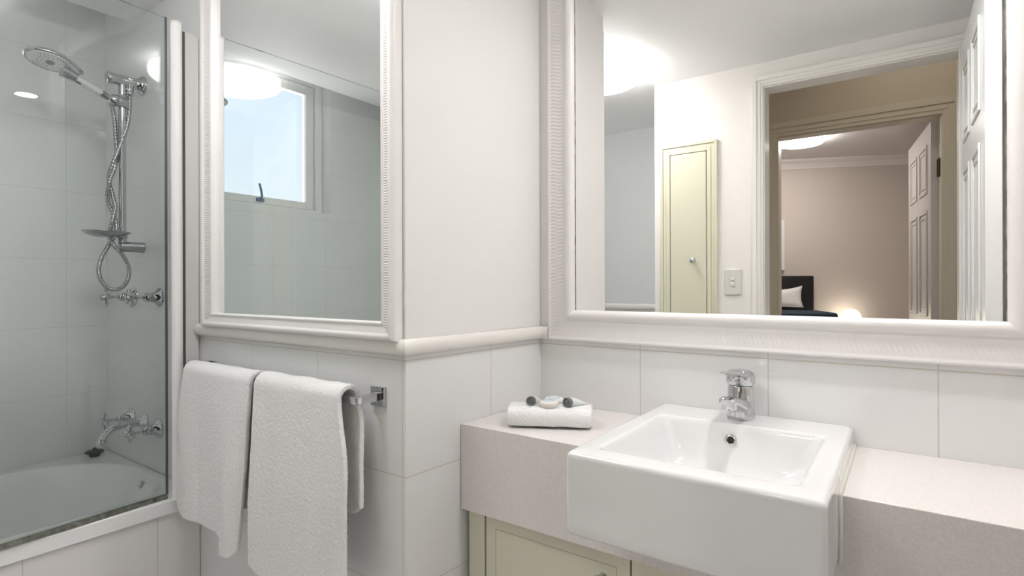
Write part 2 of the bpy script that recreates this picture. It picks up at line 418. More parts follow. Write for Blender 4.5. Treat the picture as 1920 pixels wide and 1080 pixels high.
# window -----------------------------------------------------------------------------------
xw = -2.885
def rect_frame(b, y0, y1, z0, z1, w, xa, xb_, wb=None):
    wb = wb or w
    b.box(xa, xb_, y0, y0+w, z0, z1); b.box(xa, xb_, y1-w, y1, z0, z1); b.box(xa, xb_, y0+w, y1-w, z0, z0+wb); b.box(xa, xb_, y0+w, y1-w, z1-w, z1); return b
wf = struct('window_1', rect_frame(MB(), wy0+0.001, wy1-0.001, wz0+0.001, wz1-0.001, 0.045, xw-0.03, xw+0.035, 0.022), M['lac'], bevel=0.003)
obj('sash', rect_frame(MB(), wy0+0.05, wy1-0.05, wz0+0.026, wz1-0.05, 0.050, xw-0.02, xw+0.018, 0.040), M['lac'], wf, bevel=0.003)
obj('window_pane', MB().box(xw-0.003, xw+0.001, wy0+0.098, wy1-0.098, wz0+0.064, wz1-0.098), M['pane'], wf)
lb = MB(); lb.box(xw+0.018, xw+0.034, 0.125, 0.165, 0.462, 0.480); lb.tube([(xw+0.03, 0.145, 0.475), (xw+0.05, 0.148, 0.49), (xw+0.052, 0.155, 0.52), (xw+0.050, 0.163, 0.555)], 0.006)
obj('latch', lb, M['blueh'], wf)

# ================================================================== THE BATH
rim = -0.694; bx0, bx1, by0, by1 = xL+0.001, -1.947, -0.62, yC-0.001
def tub_ring(x0, x1, y0, y1, rs, z): return rrect(x0, x1, y0, y1, rs, z, n=10)
b = MB(); R0 = (0.004,)*4; R1 = (0.16, 0.33, 0.28, 0.16)
rg = [tub_ring(bx0, bx1, by0, by1, R0, rim-0.046), tub_ring(bx0, bx1, by0, by1, R0, rim-0.008), tub_ring(bx0+0.002, bx1-0.003, by0+0.002, by1-0.001, R0, rim-0.002),
      tub_ring(bx0+0.006, bx1-0.009, by0+0.006, by1-0.004, R0, rim)]
ox0, ox1, oy0, oy1 = -2.705, -2.035, -0.53, 0.880
for ins, z in ((-0.012, 0.0), (-0.004, -0.001), (0.003, -0.006), (0.009, -0.015), (0.016, -0.035), (0.030, -0.09), (0.050, -0.19), (0.075, -0.29), (0.10, -0.345), (0.14, -0.372), (0.2, -0.378)):
    e = max(ins, 0)*1.5
    rg.append(tub_ring(ox0+ins, ox1-ins, oy0+ins+e, oy1-ins-e*0.4, tuple(max(r-ins*0.4, 0.05) for r in R1), rim+z))
b.rings(rg, False, True)
tub = thing('bathtub', (-2.36, 0.15, FL), 'white enamel bathtub with square rim, set behind the glass screen', 'bathtub')
tb = obj('tub_shell', b, M['enamel'], tub)
obj('side_panel', MB().box(-1.975, -1.955, -0.62, yC-0.002, FL, rim-0.045), M['panel'], tub)['label'] = 'tiled side panel'
s = MB(); s.box(-0.013, 0.013, -0.002, 0.002, -0.012, 0.012)
for k in range(4): s.box(-0.009, 0.009, -0.003, -0.0019, -0.008+k*0.0045, -0.0062+k*0.0045)
s.xf(Matrix.Translation((-2.275, 0.852, -0.722)) @ Matrix.Rotation(-0.5, 4, 'X'))
obj('overflow_grille', s, M['switch'], tub)
# black plug on the rim corner
pg = MB(); pg.lathe((-2.703, 0.848, rim+0.0005), (0, 0, 1), [(0, 0), (0.018, 0), (0.020, 0.011), (0.021, 0.012), (0.032, 0.014), (0.033, 0.018), (0.028, 0.022), (0.012, 0.024), (0.008, 0.025), (0.007, 0.031), (0.004, 0.034), (0, 0.034)], 32)
tag(obj('bath_plug', pg, M['black'], origin=(-2.703, 0.848, rim)), 'round black rubber plug lying on the far corner of the bath rim', 'plug')

# ---- taps with cross handles ----
TG = 'cross handled wall taps'
def wall_tap(loc, label, rot, L=0.095):
    t = thing('wall_tap', loc, label, 'tap', TG); x, y, z = loc
    obj('flange', MB().lathe(loc, (0, -1, 0), [(0.036, 0), (0.036, 0.003), (0.033, 0.006), (0.024, 0.013), (0.018, 0.024), (0.0165, 0.038), (0.0165, 0.046), (0.013, 0.048), (0.0125, 0.052), (0, 0.052)], 32), M['chrome'], t)
    obj('spindle', MB().lathe(loc, (0, -1, 0), [(0.0055, 0.05), (0.0055, L-0.012), (0.010, L-0.010), (0.0115, L-0.004), (0.0115, L+0.010), (0.009, L+0.014), (0.008, L+0.018), (0, L+0.019)], 20), M['chrome'], t)
    h = MB()
    for k in range(4):
        a = rot+k*PI/2; d = Vector((math.cos(a), 0, math.sin(a)))
        h.lathe(Vector(loc)+Vector((0, -L-0.002, 0))+d*0.008, d, [(0.0045, 0), (0.005, 0.006), (0.0085, 0.018), (0.009, 0.021), (0.007, 0.025), (0, 0.026)], 14)
    obj('cross_handle', h, M['chrome'], t)
    return t
wall_tap((-2.262, yC, -0.041), 'right chrome tap of the upper pair, under the shower hose', 0.5)
wall_tap((-2.49, yC, -0.041), 'left chrome tap of the upper pair, below the shower hose loop', 0.2)
wall_tap((-2.268, yC, -0.531), 'right chrome tap of the lower pair beside the bath spout', 1.35)
wall_tap((-2.51, yC, -0.519), 'left chrome tap of the lower pair beside the bath spout', 1.5)
sp = thing('bath_spout', (-2.39, yC, -0.525), 'curved chrome bath spout between the two lower wall taps', 'spout')
obj('flange', MB().lathe((-2.39, yC, -0.525), (0, -1, 0), [(0.034, 0), (0.034, 0.003), (0.030, 0.007), (0.020, 0.014), (0.015, 0.024), (0, 0.026)], 32), M['chrome'], sp)
cp = []
for i in range(15):
    t = i/14
    P0, P1, P2, P3 = Vector((-2.39, yC-0.015, -0.525)), Vector((-2.39, yC-0.085, -0.515)), Vector((-2.39, yC-0.130, -0.52)), Vector((-2.39, yC-0.142, -0.570))
    cp.append(P0*(1-t)**3+P1*3*t*(1-t)**2+P2*3*t*t*(1-t)+P3*t**3)
ob = MB().tube(cp, lambda t: 0.012+0.001*t, 16); d = (cp[-1]-cp[-2]).normalized()
ob.lathe(cp[-1]-d*0.012, d, [(0.013, 0), (0.016, 0.003), (0.016, 0.018), (0.014, 0.021), (0, 0.021)], 20)
obj('outlet', ob, M['chrome'], sp)

# ---- shower rail, hand shower, hose, soap dish ----
X = -2.40
sr = thing('shower_rail', (X, yC, 0.15), 'chrome vertical shower rail on the tiled end wall of the bath', 'shower rail')
b = MB(); b.cyl((X, 0.843, 0.140), (X, 0.843, 0.775), 0.0125, n=24)
obj('riser_bar', b, M['chrome'], sr)
b = MB(); b.lathe((X, yC, 0.776), (0, -1, 0), [(0.036, 0), (0.037, 0.004), (0.034, 0.008), (0.030, 0.009), (0.030, 0.013), (0.025, 0.018), (0.0205, 0.026), (0.020, 0.028), (0.020, 0.100), (0.021, 0.102), (0.0215, 0.116), (0.019, 0.120), (0, 0.120)], 32)
obj('top_bracket', b, M['chrome'], sr)
b = MB(); b.lathe((X, yC, 0.150), (0, -1, 0), [(0.020, 0), (0.021, 0.002), (0.0195, 0.005), (0.0195, 0.078), (0.018, 0.082), (0, 0.083)], 32)
b.lathe((X, 0.843, 0.160), (0, 0, 1), [(0.014, 0), (0.014, 0.03), (0.012, 0.032), (0, 0.032)], 24)
obj('bottom_bracket', b, M['satin'], sr)
b = MB(); b.lathe((X, 0.868, 0.765), (0, 0, -1), [(0.020, -0.022), (0.020, -0.02), (0.0185, 0.0), (0.0135, 0.015), (0.013, 0.026), (0.0145, 0.028), (0.0145, 0.038), (0.011, 0.040), (0, 0.040)], 24)
obj('hose_outlet', b, M['chrome'], sr)
b = MB(); b.lathe((X, 0.843, 0.682), (0, 0, 1), [(0.016, 0), (0.018, 0.003), (0.018, 0.035), (0.016, 0.038), (0, 0.038)], 24)
b.lathe((X+0.004, 0.862, 0.690), (0, -0.97, 0.10), [(0.013, 0), (0.021, 0.004), (0.022, 0.045), (0.018, 0.060), (0.012, 0.066), (0, 0.066)], 24)
obj('slider', b, M['chrome'], sr)
# hand shower: handle rises from the slider toward the room
hs = thing('hand_shower', (X, 0.80, 0.70), 'chrome hand shower with perforated oval head, held on the rail slider', 'shower head')
A_ = Vector((X, 0.800, 0.700)); N_ = Vector((X-0.005, 0.700, 0.745)); C_ = Vector((X-0.01, 0.632, 0.786))
obj('swivel_joint', MB().lathe((X, 0.822, 0.694), (A_-Vector((X, 0.822, 0.694))), [(0.006, 0), (0.011, 0.006), (0.012, 0.014), (0.007, 0.018), (0, 0.018)], 16), M['chrome'], hs)
hp = []
for i in range(17):
    t = i/16; P1 = A_*0.5+N_*0.5+Vector((0, 0, -0.001)); hp.append(A_*(1-t)**2+P1*2*t*(1-t)+N_*t*t)
b = MB().tube(hp, lambda t: 0.0095+0.0035*min(t*3, 1)-0.0005*t+0.002*max(t-0.7, 0)/0.3, 18)
obj('handle', b, M['lac2'], hs)
obj('handle_collar', MB().lathe(A_-Vector((0, 0, 0)), (N_-A_), [(0.008, -0.006), (0.011, 0.0), (0.0125, 0.022), (0.0128, 0.026), (0.010, 0.027), (0, 0.027)], 18), M['satin'], hs)
# head disc: a shallow egg-shaped dish facing down and to the room
fn = Vector((0.30, -0.12, -0.95)).normalized()                     # spray face normal
ax = (C_-N_); ax = (ax-fn*ax.dot(fn)).normalized(); ay = fn.cross(ax)
def egg(r, off, c=C_, k=1.0):
    ring = []
    for i in range(40):
        a = 2*PI*i/40; rr = r
        x = math.cos(a)*rr*1.18; y = math.sin(a)*rr*0.86
        if x < 0: x *= 1.0+0.30*(abs(math.cos(a))**3)*k; y *= (1-0.25*abs(math.cos(a))**2*k)
        ring.append(c+ax*x+ay*y+fn*off)
    return ring
b = MB().rings([egg(0.010, -0.017), egg(0.035, -0.0155), egg(0.052, -0.011), egg(0.062, -0.003), egg(0.064, 0.002), egg(0.062, 0.007), egg(0.058, 0.008), egg(0.056, 0.0065)], True, True)
b.tube([N_-(N_-A_)*0.10, N_, N_+ax*0.022-fn*0.004, N_+ax*0.04-fn*0.006], lambda t: 0.0125+0.010*t, 16)
obj('head', b, M['chrome'], hs)
b = MB().rings([egg(0.0558, 0.006), egg(0.0545, 0.009), egg(0.050, 0.0098), egg(0.02, 0.0105)], True, True)
obj('spray_face', b, M['lac'], hs)['label'] = 'white spray face'
b = MB()
for r, n in ((0.024, 12), (0.033, 20), (0.042, 26), (0.0495, 32)):
    for i in range(n):
        a = 2*PI*i/n; p = C_+ax*math.cos(a)*r*1.12+ay*math.sin(a)*r*0.86+fn*0.0092
        if math.cos(a) > 0.8 and r > 0.04: continue
        b.lathe(p, fn, [(0.0014, 0), (0.0012, 0.0022), (0, 0.0024)], 8)
obj('nozzles', b, M['grey'], hs)['kind'] = 'stuff'
b = MB().lathe(C_+fn*0.0095, fn, [(0.013, 0), (0.013, 0.002), (0.011, 0.003), (0, 0.003)], 24); b.xf(Matrix.Identity(4))
obj('spray_centre', b, M['greyl'], hs)
d_ = (A_-N_).normalized(); sd = (fn-d_*fn.dot(d_)).normalized()
bq = MB().sphere((0, 0, 0), 1, 16); q = Matrix((( *d_, 0), (*sd, 0), (*d_.cross(sd), 0), (0, 0, 0, 1))).transposed()
bq.xf(Matrix.Translation(N_+d_*0.012+sd*0.0115) @ q @ Matrix.Diagonal((0.014, 0.004, 0.007, 1)))
obj('mode_button', bq, M['grey'], hs)
# hose
HP = [(X, 0.868, 0.722), (X+0.005, 0.866, 0.68), (X+0.006, 0.858, 0.61), (X+0.006, 0.835, 0.53), (X+0.006, 0.812, 0.46), (X-0.008, 0.803, 0.40), (X-0.010, 0.815, 0.34),
      (X+0.008, 0.817, 0.29), (X+0.010, 0.806, 0.24), (X-0.002, 0.803, 0.19), (X+0.008, 0.814, 0.15), (X+0.008, 0.845, 0.11), (X+0.005, 0.862, 0.065), (X+0.004, 0.856, 0.02), (X+0.003, 0.832, -0.008),
      (X+0.002, 0.800, -0.008), (X+0.002, 0.775, 0.02), (X, 0.767, 0.06), (X-0.006, 0.778, 0.105), (X-0.010, 0.800, 0.15), (X+0.010, 0.819, 0.20), (X-0.008, 0.820, 0.26), (X-0.010, 0.800, 0.32),
      (X+0.009, 0.797, 0.38), (X+0.008, 0.815, 0.44), (X-0.010, 0.828, 0.50), (X-0.012, 0.826, 0.56), (X-0.010, 0.822, 0.62), (X-0.010, 0.815, 0.665), (X-0.002, 0.806, 0.688)]
def catmull(P, k):
    P = [Vector(p) for p in P]; P = [P[0]*2-P[1]]+P+[P[-1]*2-P[-2]]; o = []
    for i in range(1, len(P)-2):
        a, b_, c, d = P[i-1], P[i], P[i+1], P[i+2]
        for j in range(k):
            t = j/k; o.append(0.5*((2*b_)+(c-a)*t+(2*a-5*b_+4*c-d)*t*t+(3*b_-a-3*c+d)*t**3))
    o.append(P[-2]); return o
pts = catmull(HP, 22)
Ltot = len(pts)
b = MB().tube(pts, lambda t: 0.0072+0.0009*math.cos(2*PI*t*Ltot/4.0), 12)
tag(obj('shower_hose', b, M['satin'], origin=(X, 0.868, 0.722)), 'ribbed metal shower hose twisted round itself with a loop below the soap dish', 'hose')
sdh = thing('soap_dish', (X, 0.80, 0.19), 'shallow oval metal soap dish at the foot of the shower rail', 'soap dish')
rg = []
for r, z in ((0.012, 0.182), (0.04, 0.183), (0.062, 0.190), (0.076, 0.200), (0.078, 0.202), (0.077, 0.2035), (0.070, 0.200), (0.055, 0.192), (0.01, 0.190)):
    rg.append([Vector((X+0.004+0.74*r*math.cos(2*PI*k/36), 0.792+r*math.sin(2*PI*k/36), z)) for k in range(36)])
obj('dish', MB().rings(rg, True, True), M['satin'], sdh)
obj('clip', MB().lathe((X, 0.843, 0.183), (0, 0, 1), [(0.017, 0), (0.017, 0.02), (0.015, 0.022), (0, 0.022)], 20), M['satin'], sdh)

# ---- glass bath screen ----
scr = thing('bath_screen', (-1.965, 0.45, rim), 'frameless glass bath screen on a white pivot tube', 'shower screen')
gx = -1.972
GA = math.radians(3.0)
GM = Matrix.Translation((-1.966, 0.816, 0)) @ Matrix.Rotation(GA, 4, 'Z')
obj('glass_panel', MB().box(-0.003, 0.003, -0.822, 0, rim+0.016, 0.880).xf(GM), M['glass'], scr, bevel=0.0008)
b = MB().lathe((-1.932, 0.832, rim+0.002), (0, 0, 1), [(0.0175, 0), (0.0175, 0.006), (0.0168, 0.010), (0.0168, 1.528), (0.0175, 1.530), (0.0175, 1.546), (0.0155, 1.549), (0, 1.549)], 32)
obj('pivot_tube', b, M['lac'], scr)
obj('wall_channel', MB().box(-2.015, -1.9535, 0.866, yC-0.001, rim+0.002, 0.850), M['lac2'], scr, bevel=0.004, seg=3)
obj('channel_seam', MB().box(-1.9600, -1.9480, 0.8565, 0.8655, rim+0.002, 0.846), M['steel'], scr)
obj('edge_seal', MB().box(-0.0036, 0.0040, -0.004, 0.0006, rim+0.016, 0.880).xf(GM), M['steel'], scr)
obj('bottom_seal', MB().box(-0.006, 0.006, -0.822, -0.002, rim+0.001, rim+0.013).xf(GM), M['mould'], scr)['label'] = 'mildewed grey bottom seal'
obj('tube_cap', MB().lathe((-1.932, 0.832, 0.855), (0, 0, 1), [(0.0185, 0), (0.0185, 0.004), (0.016, 0.007), (0, 0.007)], 32), M['amber'], scr)

# ================================================================== MIRRORS
def ribbed_frame(x0, x1, z0, z1, y, prof, pitch, d0, d1, amp, wave, step, sc=(1, 1, 1, 1), am=(1, 1, 1, 1)):
    """frame around the opening x0..x1, z0..z1, at wall plane y; prof = [(d, h)] outward from the opening, h towards the room"""
    b = MB(); prof2 = []
    for (a, ha), (c, hc) in zip(prof[:-1], prof[1:]):
        k = 10 if (a >= d0-1e-6 and c <= d1+1e-6 and c-a > 0.01) else 1
        for j in range(k): prof2.append((a+(c-a)*j/k, ha+(hc-ha)*j/k))
    prof2.append(prof[-1])
    def hgt(d, h, s):
        if d0 < d < d1:
            t = (d-d0)/(d1-d0)
            return h+amp*math.sin(2*PI*(s+wave*math.sin(2*PI*t))/pitch)*min(1, 6*t, 6*(1-t))
        return h
    for side in range(4):
        rg = []
        L_ = (x1-x0) if side in (0, 2) else (z1-z0)
        n = max(2, int(L_/step))
        for i in range(n+1):
            f = i/n; row = []
            for d, h in prof2:
                dl_, dr_, db_, dt_ = d*sc[1], d*sc[3], d*sc[0], d*sc[2]
                if side in (0, 2): s = x0-dl_+(x1-x0+dl_+dr_)*f
                else: s = z0-db_+(z1-z0+db_+dt_)*f
                hh_ = h+(hgt(d, h, s)-h)*am[side]
                p = [(s, z0-db_), (x0-dl_, s), (s, z1+dt_), (x1+dr_, s)][side]
                row.append(Vector((p[0], y-hh_, p[1])))
            rg.append(row)
        b.rings(rg, False, False, True, closed=False)
    return b
vm = thing('vanity_mirror', (-0.32, yA, -0.168), 'large wall mirror in a wide white frame with wavy ribs, over the basin', 'mirror')
PA = [(0.0, 0.006), (0.0, 0.016), (0.003, 0.022), (0.010, 0.027), (0.018, 0.026), (0.026, 0.021), (0.030, 0.015), (0.033, 0.014), (0.036, 0.016), (0.082, 0.016), (0.085, 0.018), (0.090, 0.017), (0.0915, 0.012), (0.0915, 0.0005)]
ax0, ax1, az0, az1 = -0.794, 0.166, -0.0745, 0.885
fo = obj('frame', ribbed_frame(ax0, ax1, az0, az1, yA, PA, 0.0107, 0.036, 0.082, 0.0016, 0.0035, 0.0018, am=(0.3, 1, 0.3, 1)), M['frame'], vm); fixn(fo)
obj('mirror_glass', MB().box(ax0-0.01, ax1+0.01, yA-0.0075, yA-0.002, az0-0.01, az1+0.01), M['mirror'], vm)
for xa_, xb2 in ((ax0-0.0005, ax0+0.0020), (ax1-0.0016, ax1+0.0005)):
    obj('worn_edge', MB().box(xa_, xb2, yA-0.0086, yA-0.0076, az0, az1), M['wornedge'], vm)['label'] = 'darkened mirror edge'
cm = thing('framed_mirror', (-1.43, yC, -0.125), 'tall mirror in a narrow beaded white frame, above the towel rail', 'mirror')
PC = [(0.0, 0.010), (0.0, 0.028), (0.004, 0.031), (0.007, 0.029), (0.009, 0.027), (0.027, 0.030), (0.029, 0.033), (0.034, 0.036), (0.040, 0.033), (0.044, 0.026), (0.045, 0.022), (0.045, 0.0005)]
fo = obj('frame', ribbed_frame(-1.811, -1.011, -0.0865, 0.96, yC, PC, 0.0062, 0.009, 0.027, 0.0012, 0.0, 0.00125, sc=(1, 1.72, 1, 1), am=(0.0, 1, 0.0, 1)), M['frame'], cm); fixn(fo)
obj('mirror_glass', MB().box(-1.82, -1.007, yC-0.014, yC-0.006, -0.09, 0.965), M['mirror2'], cm)

# ================================================================== VANITY
cz, yF = -0.361, 1.095
bxa, bxb, byf = -0.531, -0.091, 0.921
b = MB()
pf = [(-0.94, -0.583), (0.418, -0.583), (0.418, cz), (bxb+0.001, cz), (bxb+0.001, -0.480), (bxa-0.001, -0.480), (bxa-0.001, cz), (-0.94, cz)]
n = len(pf); F_ = [Vector((x, yF, z)) for x, z in pf]; B_ = [Vector((x, yA-0.001, z)) for x, z in pf]
for L_, y in ((F_, yF), (B_, yA-0.001)):
    for k in (0, 7): L_[k].x = xB(y)+0.001
b.add(F_+B_, [(0, 1, 4, 5), (1, 2, 3, 4), (0, 5, 6, 7), (n+5, n+4, n+1, n), (n+4, n+3, n+2, n+1), (n+7, n+6, n+5, n)]+[(k, k+n, (k+1) % n+n, (k+1) % n) for k in range(n)])
co = obj('countertop', b, M['stone'], origin=(-0.27, 1.27, -0.583), bevel=0.0015); fixn(co)
tag(co, 'pale speckled stone vanity top with a deep square apron', 'countertop')

# basin
bs = thing('basin', (-0.31, 1.18, -0.479), 'square white ceramic semi recessed basin set into the stone vanity top', 'basin')
b = MB(); r = 0.010; zt = -0.319; zb = -0.479; ye = yA-0.001
rg = []
for ins, z in ((0.012, zb), (0.004, zb+0.002), (0.001, zb+0.008), (0, zb+0.02), (0, zt-0.012), (0.0012, zt-0.006), (0.004, zt-0.002), (0.009, zt)):
    rg.append(rrect(bxa+ins, bxb-ins, byf+ins, ye-ins*0.5, (r, r, r, r), z, 5))
ix0, ix1, iy0, iy1 = -0.488, -0.134, 0.975, 1.322
for ins, z, rr, back in ((-0.006, 0, 0.02, 0), (-0.002, -0.001, 0.02, 0), (0.002, -0.004, 0.02, 0), (0.006, -0.012, 0.022, 0), (0.012, -0.03, 0.026, 0.002), (0.020, -0.06, 0.032, 0.004), (0.030, -0.085, 0.04, 0.01), (0.045, -0.103, 0.05, 0.025), (0.075, -0.115, 0.05, 0.05), (0.12, -0.120, 0.05, 0.02), (0.15, -0.121, 0.02, 0.0)):
    rg.append(rrect(ix0+ins, ix1-ins, iy0+ins*1.05, iy1-ins*0.7, rr, zt+z, 5))
b.rings(rg, True, True)
obj('bowl', b, M['ceramic'], bs)
# overflow ring on the rear slope
oc = Vector((-0.3215, 1.3115, -0.3545)); on_ = Vector((0, -0.97, 0.26)).normalized()
obj('overflow_ring', MB().lathe(oc-on_*0.004, on_, [(0.0075, 0.0), (0.0075, 0.007), (0.009, 0.0085), (0.0125, 0.0075), (0.0135, 0.005), (0.0135, 0.0)], 28), M['chrome'], bs)
obj('overflow_hole', MB().lathe(oc, on_, [(0.0078, 0), (0.0076, 0.0022), (0, 0.0022)], 20), M['hole'], bs)
obj('waste', MB().lathe((-0.31, 1.16, zt-0.121), (0, 0, 1), [(0.03, 0), (0.03, 0.002), (0.024, 0.004), (0.02, 0.002), (0, 0.002)], 28), M['chrome'], bs)

# mixer tap (spout towards -Y)
tx, ty = -0.318, 1.392
tp = thing('basin_tap', (tx, ty, zt), 'chrome single lever mixer tap standing on the rear ledge of the basin', 'tap')
def ell(rx, ry, z, cy=0, n=28): return [Vector((tx+rx*math.cos(2*PI*k/n), ty+cy+ry*math.sin(2*PI*k/n), z)) for k in range(n)]
b = MB().rings([ell(0.0265, 0.0265, zt+0.0005), ell(0.0272, 0.0275, zt+0.004), ell(0.0262, 0.0268, zt+0.010), ell(0.0250, 0.0255, zt+0.03), ell(0.0245, 0.0245, zt+0.055), ell(0.0245, 0.0245, zt+0.074), ell(0.0235, 0.0235, zt+0.078), ell(0.022, 0.022, zt+0.079)], True, True)
obj('body', b, M['chrome'], tp)
b = MB(); rg = []
for t, y, z, w, h in ((0, ty+0.002, zt+0.028, 0.0215, 0.020), (0, ty-0.025, zt+0.036, 0.0205, 0.018), (0, ty-0.050, zt+0.045, 0.0190, 0.0155), (0, ty-0.078, zt+0.054, 0.0180, 0.0125), (0, ty-0.098, zt+0.059, 0.0175, 0.0110), (0, ty-0.110, zt+0.060, 0.0155, 0.0090), (0, ty-0.116, zt+0.059, 0.010, 0.0060)):
    rg.append([Vector((tx+w*abs(math.cos(a))**0.8*(1 if math.cos(a) > 0 else -1), y, z+h*abs(math.sin(a))**0.8*(1 if math.sin(a) > 0 else -1))) for a in [2*PI*k/24 for k in range(24)]])
b.rings(rg, True, True)
obj('spout', b, M['chrome'], tp)
obj('aerator', MB().lathe((tx, ty-0.096, zt+0.054), (0, 0.10, -1), [(0.0135, 0), (0.0138, 0.012), (0.0125, 0.014), (0.010, 0.014), (0, 0.012)], 24), M['chrome'], tp)
b = MB().rings([ell(0.0235, 0.0235, zt+0.080), ell(0.0265, 0.027, zt+0.083), ell(0.0275, 0.0285, zt+0.090), ell(0.0272, 0.0285, zt+0.100, -0.001), ell(0.0250, 0.0270, zt+0.109, -0.003), ell(0.019, 0.022, zt+0.1145, -0.005), ell(0.010, 0.012, zt+0.1165, -0.006)], True, True)
rg = []
for y, z, w, h in ((ty-0.006, zt+0.104, 0.0235, 0.0090), (ty-0.030, zt+0.109, 0.0225, 0.0060), (ty-0.055, zt+0.1145, 0.0205, 0.0040), (ty-0.080, zt+0.1185, 0.0195, 0.0032), (ty-0.092, zt+0.1190, 0.0170, 0.0028), (ty-0.098, zt+0.1188, 0.010, 0.0015)):
    rg.append([Vector((tx+w*math.cos(a), y, z+h*math.sin(a))) for a in [2*PI*k/24 for k in range(24)]])
b.rings(rg, True, True)
obj('lever', b, M['chrome'], tp)
obj('lever_button', MB().lathe((tx, ty-0.0265, zt+0.0915), (0, -1, 0.0), [(0.0042, 0), (0.0042, 0.0022), (0.003, 0.0028), (0, 0.0028)], 14), M['satin'], tp)

for o_ in [c for c in bpy.data.objects if c.parent == tp]:
    k_ = Vector((1.2, 1.12, 1.0))
    for v_ in o_.data.vertices: v_.co = Vector((v_.co.x*k_.x, v_.co.y*k_.y, v_.co.z*k_.z))
for x_, r_ in ((bxb+0.002, 0.0042), (bxa-0.002, 0.0036)):
    obj('silicone_bead', MB().tube([(x_, ye-0.002, cz+0.001), (x_, yF+0.003, cz+0.001), (x_, yF-0.0005, cz-0.002), (x_, yF-0.0005, -0.478)], r_, 10), M['amber'], co)

# cabinet under the vanity
vc = thing('vanity_cabinet', (-0.27, 1.28, FL), 'cream vanity cabinet with grooved doors under the stone top', 'cabinet')
yc = 1.112
obj('carcass', MB().box(-0.935, 0.415, yc+0.019, yA-0.001, FL+0.1, -0.584).box(-0.93, -0.879, yc, yc+0.0185, FL+0.1, -0.584).box(-0.93, 0.41, yc+0.06, yc+0.08, FL, FL+0.1), M['cream'], vc)
def cab_door(x0, x1):
    z0, z1 = FL+0.105, -0.586; th = 0.018
    b = MB().box(x0, x1, yc, yc+th, z0, z1)
    d = obj('door', b, M['cream'], vc, bevel=0.0015)
    ins = 0.030; g = 0.0022
    e = MB(); xa, xb_, za, zb_ = x0+ins, x1-ins, z0+ins, z1-ins
    e.box(xa, xb_, yc-0.0002, yc+0.001, zb_-g, zb_); e.box(xa, xb_, yc-0.0002, yc+0.001, za, za+g); e.box(xa, xa+g, yc-0.0002, yc+0.001, za+g, zb_-g); e.box(xb_-g, xb_, yc-0.0002, yc+0.001, za+g, zb_-g)
    obj('groove', e, mat('groove_shadow_paint', (0.52, 0.49, 0.36), 0.5) if 'groove_shadow_paint' not in bpy.data.materials else bpy.data.materials['groove_shadow_paint'], d)
    return d
DX = [(-0.874, -0.481), (-0.477, -0.084), (-0.080, 0.313)]
for i, (a, c) in enumerate(DX):
    d = cab_door(a, c); kx = c-0.062 if i != 1 else a+0.05
    obj('knob', MB().lathe((kx, yc, -0.648), (0, -1, 0), [(0.011, 0), (0.011, 0.002), (0.006, 0.006), (0.0055, 0.014), (0.012, 0.018), (0.0155, 0.025), (0.014, 0.031), (0.008, 0.0345), (0, 0.0355)], 24), M['chrome'], d)

# ================================================================== TOWELS
def fbm(p, s): return noise.noise(Vector(p)*s)
def towel(name, xl, xr, yb, zb_, rad, lf, lb, label, group, seed, fold):
    """draped sheet: xl(s), xr(s) side edges by distance below the bar, lf(u) front length, lb(u) back length"""
    nx, ns = 90, 170; rows = []
    arc = PI*rad
    for i in range(nx+1):
        u = i/nx; row = []; Lf = lf(u); Lb = lb(u); tot = Lb+arc+Lf
        for j in range(ns+1):
            s = tot*j/ns
            if s < Lb: y, z, dn, side = yb+rad, zb_-(Lb-s), (Lb-s), 1
            elif s < Lb+arc:
                a = (s-Lb)/rad; y, z, dn, side = yb+rad*math.cos(a), zb_+rad*math.sin(a), 0, 0
            else: dn = s-Lb-arc; y, z, side = yb-rad, zb_-dn, -1
            x = xl(dn, side)+(xr(dn, side)-xl(dn, side))*u
            amp = min(dn/0.25, 1)
            if side == -1:
                y += -0.010*amp*abs(fbm((x*5+seed, z*0.8, seed), 1.0))*2-fold(u, dn)
                y += -0.004*amp*(math.sin(x*28+seed+z*2)+1)
            if side == 1: y += min(0.0, 0.008*amp*fbm((x*6, z, seed+9), 1.0))-0.004
            z += 0.0025*fbm((x*14, s*3, seed+3), 1.0)
            x += 0.0030*fbm((0.1, s*14, seed+5+u), 1.0)
            row.append(Vector((x, y, z)))
        rows.append(row)
    b = MB(); b.rings(rows, False, False, True, closed=False)
    o = obj(name, b, M['terry'], origin=((xl(0, 0)+xr(0, 0))/2, yb, zb_+rad))
    so = o.modifiers.new('thick', 'SOLIDIFY'); so.thickness = 0.013; so.offset = 1.0; so.use_rim = True
    sb = o.modifiers.new('sub', 'SUBSURF'); sb.levels = 1; sb.render_levels = 1
    for nm, sc, st in (('fluff_a', 0.008, 0.0014), ('fluff_b', 0.0028, 0.0030)):
        tx_ = bpy.data.textures.new(nm+name+str(seed), 'CLOUDS'); tx_.noise_scale = sc; tx_.noise_depth = 1
        dm = o.modifiers.new(nm, 'DISPLACE'); dm.texture = tx_; dm.strength = st; dm.mid_level = 0.5; dm.texture_coords = 'LOCAL'
    return tag(o, label, 'towel', group)
TGp = 'white towels on the towel rail'
yb, zb_ = 0.846, -0.268
def t1r(dn, side):
    if side == 1: return -1.485
    return -1.464-0.048*min(dn/0.5, 1)
def t1l(dn, side):
    return -1.853-0.016*min(dn/0.1, 1)+(0.0 if side == 1 else 0.018*math.exp(-((dn-0.24)/0.05)**2))
def lf1(u):
    c = 0.035*max(0, 1-u/0.14)**2
    k = min(max((u-0.60)/0.22, 0), 1); k = k*k*(3-2*k)
    return 0.452-c+k*0.036-0.02*max(0, (u-0.93)/0.07)
